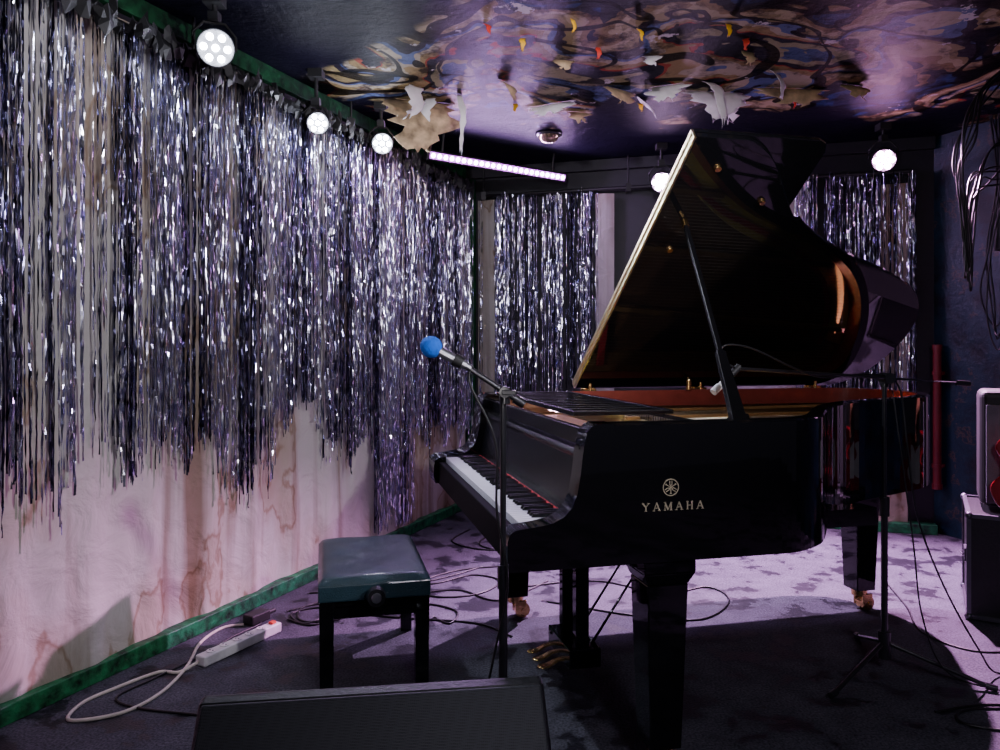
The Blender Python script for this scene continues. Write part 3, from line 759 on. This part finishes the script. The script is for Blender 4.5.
b=B(); b.cyl(bl-mdir*0.01,bl+mdir*0.03,0.012,n=14); obj("mic_clip",b,BLACKR,m2)
b=B(); b.tube(crom([bl,(0.71,2.40,1.18),(0.72,2.40,1.225),(0.82,2.44,1.215),(0.98,2.50,1.15),(1.12,2.6,1.115),(1.35,2.74,1.12),(1.47,2.77,1.08),(1.50,2.76,0.85),(1.53,2.75,0.6),(1.62,2.74,0.35),(1.75,2.75,0.12),(1.85,2.78,0.01),(2.1,2.9,0.006),(2.6,3.0,0.006)],8),0.0035)
obj("microphone_cable.001",b,CABB,label="black cable looping from the boom to the floor",category="cable")
b=B(); b.tube(crom([(1.45,2.77,1.06),(1.47,2.74,0.8),(1.50,2.72,0.5),(1.53,2.72,0.25),(1.60,2.7,0.06),(1.75,2.66,0.008),(1.95,2.6,0.006),(2.3,2.5,0.006)],8),0.003)
obj("microphone_cable.002",b,CABB,label="second thin black cable hanging to the floor",category="cable")

# ------------------------------------------------------------------ floor cables, strip
def cable(name,pts,r,m,label):
    b=B(); b.tube(crom([(p[0],p[1],(r if len(p)<3 else p[2])) for p in pts],8),r); return obj(name,b,m,label=label,category="cable")
ps=thing("power_strip",(-1.05,3.04,0),"long white power strip with sockets lying on the floor","power strip")
pd=V((0.185,0.36,0)).normalized(); pn=V((-pd.y,pd.x,0)); pc=V((-1.05,3.04,0.022))
b=B(); b.box(pc,(0.205,0.026,0.020),pd,pn,UP); obj("housing",b,PLASTW,ps,bevel=0.006,seg=3)
for i in range(5):
    c=pc+pd*(-0.15+i*0.065)+UP*0.0205
    b=B(); b.cyl(c,c+UP*0.003,0.019,n=18); b.cyl(c+pn*0.008+UP*.003,c+pn*0.008+UP*0.004,0.003,n=8,m=1); b.cyl(c-pn*0.008+UP*.003,c-pn*0.008+UP*0.004,0.003,n=8,m=1); obj("socket",b,[PLASTW,BLACKR],ps)
b=B(); b.box(pc+pd*0.175+UP*0.024,(0.012,0.012,0.005),pd,pn,UP); obj("switch",b,REDT,ps,bevel=0.002,label="red rocker switch")
cable("power_cable",[(-1.15,2.86,0.02),(-1.20,2.80),(-1.276,2.80),(-1.37,2.668),(-1.425,2.556),(-1.40,2.44),(-1.26,2.486),(-1.192,2.63),(-1.19,2.85),(-1.23,3.08),(-1.20,3.24),(-1.12,3.28)],0.006,CABW,"thick off-white power cable looping across the floor")
cable("power_cable.001",[(-1.12,3.29),(-1.05,3.30),(-1.12,3.15),(-1.18,2.95),(-1.27,2.75),(-1.33,2.6),(-1.2,2.52),(-0.9,2.45),(-0.7,2.3)],0.0045,CABB,"black power cable on the stage carpet")
ad=thing("power_adapter",(-1.08,3.33,0),"small black power adapter with a plug on the floor","power adapter")
b=B(); b.box((-1.08,3.33,0.022),(0.055,0.03,0.022),pd,pn); obj("housing",b,BLACKR,ad,bevel=0.006)
b=B(); b.cyl((-1.05,3.38,0.022),(-1.03,3.42,0.022),0.010); obj("plug",b,BLACKR,ad)
cable("audio_cable",[(-0.98,3.45),(-0.85,3.55),(-0.70,3.5),(-0.72,3.35),(-0.88,3.33),(-0.92,3.5),(-0.78,3.62),(-0.62,3.55),(-0.4,3.7),(-0.2,3.75),(0.0,3.6),(0.25,3.9)],0.0045,CABB,"coiled black audio cable on the carpet")
cable("audio_cable.001",[(-0.95,3.7),(-0.8,3.75),(-0.55,3.9),(-0.35,3.85),(-0.15,4.0),(0.0,3.9),(-0.1,3.7),(-0.3,3.65),(-0.45,3.8),(-0.2,4.1),(0.3,4.2)],0.0045,CABB,"tangled black audio cable near the piano")
cable("audio_cable.002",[(-0.30,3.38),(-0.22,3.3),(-0.2,3.45),(-0.35,3.55),(-0.55,3.50),(-0.62,3.42),(-0.4,3.36),(-0.1,3.3),(0.05,3.15)],0.0045,CABB,"black cable coil beside the bench")
cable("audio_cable.003",[(0.2,3.6),(0.6,3.4),(0.9,3.35),(1.1,3.6),(1.05,3.8),(0.8,3.7),(0.5,3.9),(0.1,3.8)],0.0045,CABB,"black cable trailing under the piano")
cable("audio_cable.004",[(1.45,2.5),(1.7,2.55),(1.9,2.45),(1.75,2.35),(1.5,2.42),(1.6,2.52),(2.0,2.5)],0.0045,CABB,"black cable coil by the boom stand")
cable("audio_cable.005",[(2.0,3.9),(1.9,3.5),(1.8,3.2),(1.9,3.0),(2.2,3.0),(2.4,2.9)],0.004,CABB,"black cable beside the equipment cases")
cable("audio_cable.006",[(-0.2,5.0),(-0.3,4.7),(-0.1,4.5),(0.2,4.55),(0.15,4.8),(-0.05,4.85),(-0.12,4.6),(0.1,4.4)],0.005,CABB,"coiled black cable behind the piano")
cable("audio_cable.007",[(-0.95,3.35),(-0.82,3.28),(-0.74,3.4),(-0.84,3.5),(-0.95,3.42),(-0.86,3.30),(-0.76,3.45),(-0.80,3.7),(-0.6,3.75),(-0.3,3.95),(-0.1,4.15)],0.0045,CABB,"tangled black cable coil behind the bench")

# ------------------------------------------------------------------ equipment
def fcase(parent,c,h,yaw=0,edge=None):
    ax=V((math.cos(yaw),math.sin(yaw),0)); ay=V((-ax.y,ax.x,0)); c=V(c)
    b=B(); b.box(c,h,ax,ay,UP); obj("body",b,CASE,parent,bevel=0.004)
    b=B()
    for i in (-1,1):
        for j in (-1,1):
            b.box(c+ax*h[0]*i+ay*h[1]*j,(0.009,0.009,h[2]),ax,ay,UP)
            b.box(c+ax*h[0]*i+UP*h[2]*j,(0.009,h[1],0.009),ax,ay,UP)
            b.box(c+ay*h[1]*i+UP*h[2]*j,(h[0],0.009,0.009),ax,ay,UP)
    for i in (-1,1):
        for j in (-1,1):
            for k in (-1,1): b.ball(c+ax*h[0]*i+ay*h[1]*j+UP*h[2]*k,0.017,n=12)
    obj("edge_trim",b,edge or ALU,parent,label="metal edge extrusions and ball corners")
    b=B(); b.box(c-ax*h[0]-ax*0.004,(0.006,0.045,0.03),ax,ay,UP); b.tube([c-ax*(h[0]+.014)+ay*-.035,c-ax*(h[0]+.024)+ay*0,c-ax*(h[0]+.014)+ay*.035],0.004); obj("latch",b,edge or ALU,parent,label="metal handle plate")
YW=-0.52
ax2=V((math.cos(YW),math.sin(YW),0)); ay2=V((-ax2.y,ax2.x,0))
fcc=V((2.10,3.36,0))+ax2*0.26+ay2*0.25
fc=thing("flight_case",(fcc.x,fcc.y,0),"black flight case with aluminium edges on the floor","flight case")
fcase(fc,(fcc.x,fcc.y,0.24),(0.26,0.25,0.225),YW)
amc=V((2.20,3.44,0))+ax2*0.23+ay2*0.15
am=thing("guitar_amplifier",(amc.x,amc.y,0.48),"grey guitar amplifier with rounded corners standing on a flight case","amplifier")
b=B(); b.box((amc.x,amc.y,0.755),(0.23,0.14,0.265),ax2,ay2); obj("cabinet",b,BLACKR,am,bevel=0.03,seg=4)
b=B(); b.box(V((amc.x,amc.y,0.73))-ay2*0.143,(0.205,0.006,0.225),ax2,ay2); obj("grille_cloth",b,GREYCL,am,bevel=0.004,label="pale grey grille cloth")
b=B(); h0=V((amc.x,amc.y,1.02)); b.tube([h0-ax2*.07,h0-ax2*.06+UP*.03,h0+ax2*.06+UP*.03,h0+ax2*.07],0.008); obj("handle",b,BLACKR,am)
gt=thing("electric_guitar",(2.42,3.27,0.48),"glossy red electric guitar leaning against the amplifier","guitar")
gz=V((0.12,0.10,1)).normalized(); gx=ax2.copy(); gx=(gx-gz*gx.dot(gz)).normalized(); gy=gz.cross(gx); gc=V((2.335,3.285,0.645))
out=crom([V((0,-0.16,0)),V((0.11,-0.15,0)),V((0.155,-0.06,0)),V((0.11,0.03,0)),V((0.14,0.12,0)),V((0.09,0.15,0)),V((0.04,0.09,0)),V((-0.04,0.09,0)),V((-0.10,0.17,0)),V((-0.145,0.12,0)),V((-0.105,0.03,0)),V((-0.155,-0.06,0)),V((-0.11,-0.15,0)),V((0,-0.16,0))],5)[:-1]
b=B(); b.prism([gc+gx*p.x+gz*p.y-gy*0.02 for p in out],[gc+gx*p.x+gz*p.y+gy*0.02 for p in out]); obj("body",b,GUITR,gt,bevel=0.006)
b=B(); b.prism([gc+gx*p.x*0.6+gz*(p.y*0.6)-gy*0.021 for p in out],[gc+gx*p.x*0.6+gz*(p.y*0.6)-gy*0.024 for p in out]); obj("pickguard",b,PLASTW,gt,label="white pickguard")
b=B(); b.box(gc+gz*0.36-gy*0.02,(0.024,0.010,0.31),gx,gy,gz); b.box(gc+gz*0.72-gy*0.015,(0.035,0.007,0.07),gx,gy,gz); obj("neck",b,WOODI,gt,bevel=0.003)
# red pipe fixed to the blue wall
wp=cornerR+dr*0.07; pp=wp+nr*0.055
rp=thing("wall_pipe",(pp.x,pp.y,0.76),"red painted vertical pipe clipped to the blue wall","pipe")
b=B(); b.cyl((pp.x,pp.y,0.30),(pp.x,pp.y,1.23),0.025,n=20); b.cyl((pp.x,pp.y,1.20),(pp.x,pp.y,1.235),0.030,n=20); b.cyl((pp.x,pp.y,0.30),(pp.x,pp.y,0.335),0.030,n=20); obj("pipe",b,REDP,rp)
for z in (0.45,1.05):
    b=B(); q_=wp; b.box(((pp.x+q_.x)/2,(pp.y+q_.y)/2,z),(0.012,0.0275,0.012),dr,nr,UP); b.cyl((pp.x,pp.y,z-0.012),(pp.x,pp.y,z+0.012),0.031,n=20); obj("clip",b,REDP,rp)
dark_case=thing("added_dark_case",(2.99,3.98,0),"large black case added by the wall to darken the lid reflection","flight case")  # added case, mostly out of view; darkens what the lid tail reflects
fcase(dark_case,(2.99,3.98,0.41),(0.29,0.17,0.395),math.atan2(dr.y,dr.x),BLACKR)

# hanging cable bundle
b=B(); random.seed(5)
for i in range(7):
    j=lambda a: random.uniform(-a,a)
    b.tube(crom([(2.50+j(.03),3.6+j(.03),ZC),(2.35+j(.03),3.62+j(.03),2.45+j(.04)),(2.24+j(.03),3.60+j(.03),2.26+j(.05)),(2.22+j(.02),3.64+j(.03),2.08),(2.25+j(.02),3.65,1.85+j(.12)),(2.27+j(.03),3.66,1.62+j(.12)),(2.30+j(.02),3.68,1.66+j(.05)),(2.34+j(.03),3.7,1.95+j(.1)),(2.5+j(.05),3.75,2.1+j(.15)),(2.75+j(.05),3.8,2.25+j(.2)),(2.9+j(.05),3.8,ZC)],8),0.0045)
obj("cable_bundle",b,CABB,label="tangled bundle of black cables hanging from the ceiling",category="cable")
b=B()
for i in range(4):
    j=lambda a: random.uniform(-a,a)
    b.tube(crom([(2.94+j(.02),4.45+j(.05),ZC),(2.92+j(.03),4.40+j(.05),2.2),(2.88+j(.03),4.42+j(.05),1.8),(2.90+j(.04),4.45+j(.05),1.45+j(.1)),(2.93+j(.03),4.4+j(.05),1.3+j(.1)),(2.97,4.3,1.6+j(.1)),(3.0,4.3,1.82)],8),0.005)
obj("cable_bundle.001",b,CABB,label="loose black cables hanging down the blue wall",category="cable")
tgt=thing("wall_junction_box",(3.04,4.35,1.95),"dark wall box with a small white paper label","junction box")
b=B(); b.box((3.02,4.35,1.95),(0.12,0.06,0.16),-dr,nr,UP); obj("housing",b,BLACKR,tgt,bevel=0.006)
b=B(); cc=V((3.02,4.35,2.0))+nr*0.062; b.box(cc,(0.06,0.002,0.05),-dr,nr,UP); obj("paper_label",b,PLASTW,tgt)

# ------------------------------------------------------------------ ceiling scraps & dome
random.seed(11)
def flake(name,c,w,l,curl,m,label,yaw=0,nn=12,group=None):
    b=B(); vs=[]; ax=V((math.cos(yaw),math.sin(yaw),0)); ay=V((ax.y,-ax.x,0)); ph=random.random()*6
    y=0.0; z=0.0; nj=8
    for i in range(nn+1):
        f=i/nn; a=min(curl*(0.35+0.9*f)*(1.0+0.2*math.sin(ph)),2.4)
        wid=w*(0.65+0.35*math.sin(math.pi*min(1,f*0.9+0.15)))*(1-0.55*f**2)
        jl=random.uniform(-0.12,0.12)*w; jr=random.uniform(-0.12,0.12)*w
        for j in range(nj):
            g=(j/(nj-1)-0.5); jt=jl if j==0 else (jr if j==nj-1 else 0)
            rag=random.uniform(-0.10,0.10)*l if i==nn else 0
            p=V(c)+ax*(g*wid+jt)+ay*(y+rag*math.cos(a))-UP*(z+rag*math.sin(a)+abs(g)*0.05*f*min(1,w*5))+ax*min(0.015,0.10*w)*math.sin(i*0.8+ph)
            if i==0: p.z=c[2]
            vs.append(p)
        y+=l/nn*math.cos(a); z+=l/nn*math.sin(a)
    fs=[(i*nj+j,i*nj+j+1,(i+1)*nj+j+1,(i+1)*nj+j) for i in range(nn) for j in range(nj-1)]
    b.add(vs,fs,0,True); o=obj(name,b,m,fixn=False,label=label,category="peeling paint",group=group)
    md_=o.modifiers.new("solid","SOLIDIFY"); md_.thickness=0.0015
GP="torn paint flakes on the ceiling"; T="torn pale strip of paint paper peeling from the ceiling"
def cf(x,y): return (x,y,ZC-0.003)
FL=[(-0.46,4.2,0.42,0.36,1.3,PAPERT,"large tan sheet peeling from the ceiling",0.3),
(-0.46,3.95,0.12,0.18,1.9,PAPER,T,0.8),(-0.22,4.1,0.04,0.36,1.9,PAPER,T,0.2),(-0.38,4.15,0.07,0.22,2.0,PAPER,T,-0.3),
(1.16,4.05,0.34,0.20,1.2,PAPER,T,0.1),(1.08,3.9,0.07,0.30,1.7,PAPER,T,0.3),(0.88,3.95,0.22,0.13,1.2,PAPER,T,-0.4),
(1.55,4.0,0.40,0.11,1.2,PAPERT,T,0.1),(1.30,4.2,0.14,0.17,1.4,PAPER,T,-0.5),(0.62,4.0,0.22,0.10,1.1,PAPERT,T,0.6),
(0.30,4.25,0.28,0.08,1.1,PAPER,T,-0.5),(0.02,3.9,0.10,0.12,1.4,PAPERT,T,0.9),(0.45,4.4,0.13,0.10,1.2,PAPERT,T,0.2),
(1.36,3.75,0.08,0.15,1.5,PAPER,T,0.8),(0.78,4.2,0.14,0.12,1.2,PAPER,T,1.2),(1.85,3.95,0.17,0.10,1.1,PAPERT,T,0.3),
(0.72,3.55,0.08,0.08,1.3,PAPER,T,-0.2),(1.15,3.5,0.08,0.07,1.3,PAPERT,T,0.4),(0.3,3.6,0.10,0.06,1.2,PAPERT,T,0.2)]
for i,(x,y,w_,l_,cu,m_,lb,yw) in enumerate(FL):
    flake("paint_flake" if i==0 else "paint_flake.%03d"%i,cf(x,y),w_,l_,cu,m_,lb,yw,group=GP)
for i,(x,y,m,yw) in enumerate([(0.97,3.2,YEL,0.3),(0.60,3.25,YEL,0.5),(0.79,4.25,YEL,0.2),(0.09,4.25,YEL,-0.2),(1.62,4.15,REDT,0.4),(0.45,3.45,REDT,0.2),(0.10,3.35,YEL,0.1),(-0.06,3.2,REDT,0.5),(1.1,3.35,REDT,-0.4),(0.3,3.15,YEL,0.8)]):
    flake("tape_scrap" if i==0 else "tape_scrap.%03d"%i,cf(x,y),0.028,0.06,1.6,m,("yellow" if m is YEL else "red")+" tape scrap hanging from the ceiling",yw,group="tape scraps on the ceiling")
dm=thing("ceiling_dome",(0.315,4.85,ZC),"small brass-coloured dome fixture on the ceiling","ceiling light")
b=B(); b.lathe((0.315,4.85,ZC),-UP,[(0.0,0),(0.085,0),(0.088,0.012),(0.07,0.018)],28); obj("mount_ring",b,BLACKP,dm)
b=B(); b.lathe((0.315,4.85,ZC),-UP,[(0.068,0.014),(0.062,0.035),(0.04,0.055),(0.0,0.062)],28); obj("dome",b,DOME,dm)

# ------------------------------------------------------------------ stage lamps
def par(name,c,aim,r,col,power,angle,label,estr=60,amb=6,soft=0.5,lens=0.2,beam=None):
    c=V(c); aim=V(aim); d=(aim-c).normalized(); x,y,_=basis(d)
    e=thing(name,c,label,"stage light",group="round LED stage lamps")
    b=B(); b.lathe(c,d,[(0.0,-0.13),(r*0.6,-0.13),(r*0.85,-0.10),(r*1.05,-0.03),(r*1.08,0.0),(r*1.08,0.012),(r*0.98,0.012),(r*0.96,0.0),(0,0.0)],28); obj("housing",b,BLACKR,e)
    b=B(); sd=V((x.x,x.y,0)).normalized()
    k=r*1.2; top=c-d*0.05+UP*(r*1.5)
    b.tube([c-d*0.05+sd*k,c-d*0.05+sd*k+UP*r*0.8,top+sd*k*0.5,top-sd*k*0.5,c-d*0.05-sd*k+UP*r*0.8,c-d*0.05-sd*k],0.006,6)
    b.cyl(top,(top.x,top.y,ZC),0.009); b.box((top.x,top.y,top.z+0.02),(0.02,0.02,0.02)); b.box((top.x,top.y,ZC-0.02),(0.035,0.035,0.02)); obj("yoke",b,BLACKR,e)
    em=emit("lamp_glow_"+name.replace(".","_"),col,estr)
    pos=[V((0,0,0))]+[x*math.cos(a)*r*0.66+y*math.sin(a)*r*0.66 for a in [math.pi/3*i for i in range(6)]]
    for p in pos:
        b=B(); b.lathe(c+p+d*0.002,d,[(r*lens,0.0),(r*lens*.95,0.006),(r*lens*.5,0.012),(0,0.014)],14); obj("led_lens",b,em,e,label="glowing white lens")
    bd3=d if beam is None else (V(beam)-c).normalized()
    l=bpy.data.lights.new("spot_beam","SPOT"); l.energy=power; l.color=col; l.spot_size=math.radians(angle); l.spot_blend=0.5; l.shadow_soft_size=r*soft
    o=bpy.data.objects.new("spot_beam",l); C.objects.link(o); o.parent=e; o.location=d*0.03
    o.rotation_euler=bd3.to_track_quat('-Z','Y').to_euler()
    if amb>0:
        l=bpy.data.lights.new("lamp_spill","POINT"); l.energy=amb; l.color=col; l.shadow_soft_size=r*0.6
        o=bpy.data.objects.new("lamp_spill",l); C.objects.link(o); o.parent=e; o.location=d*0.09
LAV=(0.90,0.55,1.0); PINK=(1.0,0.46,0.96); COOL=(0.80,0.84,1.0)
par("stage_lamp",(-1.10,2.9,2.376),(0.0,0.6,1.5),0.066,COOL,110,70,"round seven-lens LED stage lamp above the long fringe",150,5,beam=(0.7,2.5,0.95),lens=0.20)
par("stage_lamp.001",(-0.90,3.7,2.325),(0.1,1.2,1.2),0.050,COOL,110,60,"round seven-lens LED stage lamp near the fringe",180,5,lens=0.23,beam=(0.9,2.8,1.0))
par("stage_lamp.002",(-0.66,4.2,2.36),(0.2,1.4,1.2),0.055,COOL,130,60,"round seven-lens LED stage lamp near the fringe",180,5,lens=0.23,beam=(1.2,3.0,1.0))
par("stage_lamp.003",(1.088,5.05,2.33),(0.6,2.0,0.9),0.066,LAV,1050,76,"bright LED stage lamp hanging behind the piano lid",200,1.5,soft=0.3,lens=0.29,beam=(1.25,3.45,0.0))
par("stage_lamp.004",(2.355,4.6,2.367),(1.3,2.0,0.9),0.066,PINK,1700,98,"bright LED stage lamp over the piano tail",200,1.0,soft=0.3,lens=0.29,beam=(1.7,3.2,0.2))

bar=thing("led_bar",(0.01,5.1,2.44),"slim black LED bar with a row of purple-white diodes","led bar light")
p0=V((-0.448,4.8,2.449)); p1=V((0.468,5.4,2.437)); bd_=(p1-p0).normalized(); fd=V((bd_.y,-bd_.x,-0.35)).normalized(); ud=fd.cross(bd_)
if ud.z<0: ud=-ud
mid=(p0+p1)/2
b=B(); b.box(mid-fd*0.03,((p1-p0).length/2+0.02,0.03,0.032),bd_,fd,ud); obj("housing",b,BLACKR,bar,bevel=0.004)
for p in (p0+bd_*0.1,p1-bd_*0.1):
    b=B(); b.cyl(p-fd*0.03,V((p.x,p.y,ZC)),0.008); obj("hanger",b,BLACKR,bar)
em=emit("diode_glow",(0.95,0.75,1.0),60)
b=B(); b.box(mid+fd*0.001,((p1-p0).length/2,0.0015,0.022),bd_,fd,ud); obj("lens_strip",b,emit("strip_glow",(0.60,0.14,0.85),1.6),bar,label="glowing violet diffuser strip")
for i in range(24):
    c=p0+bd_*((p1-p0).length*(i+0.5)/24)+fd*0.003
    b=B(); b.lathe(c,fd,[(0.0135,0),(0.012,0.005),(0.0,0.007)],12); obj("diode",b,em,bar,label="glowing purple-white diode")
l=bpy.data.lights.new("bar_beam","AREA"); l.shape='RECTANGLE'; l.size=1.05; l.size_y=0.03; l.energy=30; l.color=(0.72,0.40,1.0)
o=bpy.data.objects.new("bar_beam",l); C.objects.link(o); o.parent=bar; o.location=mid+fd*0.03-bar.location
zz=-fd; rot=Matrix((bd_,zz.cross(bd_),zz)).transposed(); o.rotation_euler=rot.to_euler()

# unseen fill spots added in front of the stage to brighten walls, ceiling, floor
def fill_spot(loc,aim,power,col,ang,size):
    l=bpy.data.lights.new("unseen_fill_spot","SPOT"); l.energy=power; l.color=col; l.spot_size=math.radians(ang); l.spot_blend=0.8; l.shadow_soft_size=size
    o=bpy.data.objects.new("unseen_fill_spot",l); C.objects.link(o); o.location=loc
    o.rotation_euler=(V(aim)-V(loc)).to_track_quat('-Z','Y').to_euler()
fill_spot((1.9,0.3,2.3),(-1.3,3.6,1.5),290,(0.94,0.90,1.0),58,0.06)
fill_spot((-0.2,0.0,1.2),(0.7,3.2,2.7),100,(1.0,0.94,0.93),64,0.3)
fill_spot((-0.1,0.3,2.4),(0.6,5.6,1.6),230,(0.9,0.84,1.0),38,0.06)
fill_spot((0.9,-0.6,2.4),(0.9,2.6,0.2),100,(0.88,0.84,1.0),75,0.25)

w=bpy.data.worlds.new("world"); bpy.context.scene.world=w; w.use_nodes=True
w.node_tree.nodes["Background"].inputs[0].default_value=(0.13,0.12,0.20,1)
w.node_tree.nodes["Background"].inputs[1].default_value=0.24

# ------------------------------------------------------------------ camera
cd=bpy.data.cameras.new("camera"); cam=bpy.data.objects.new("camera",cd); C.objects.link(cam)
cam.location=(0,0,1.22); cam.rotation_euler=(math.radians(90),0,0)
cd.sensor_width=36; cd.lens=27.0; cd.shift_y=-0.028; cd.clip_start=0.05
bpy.context.scene.camera=cam
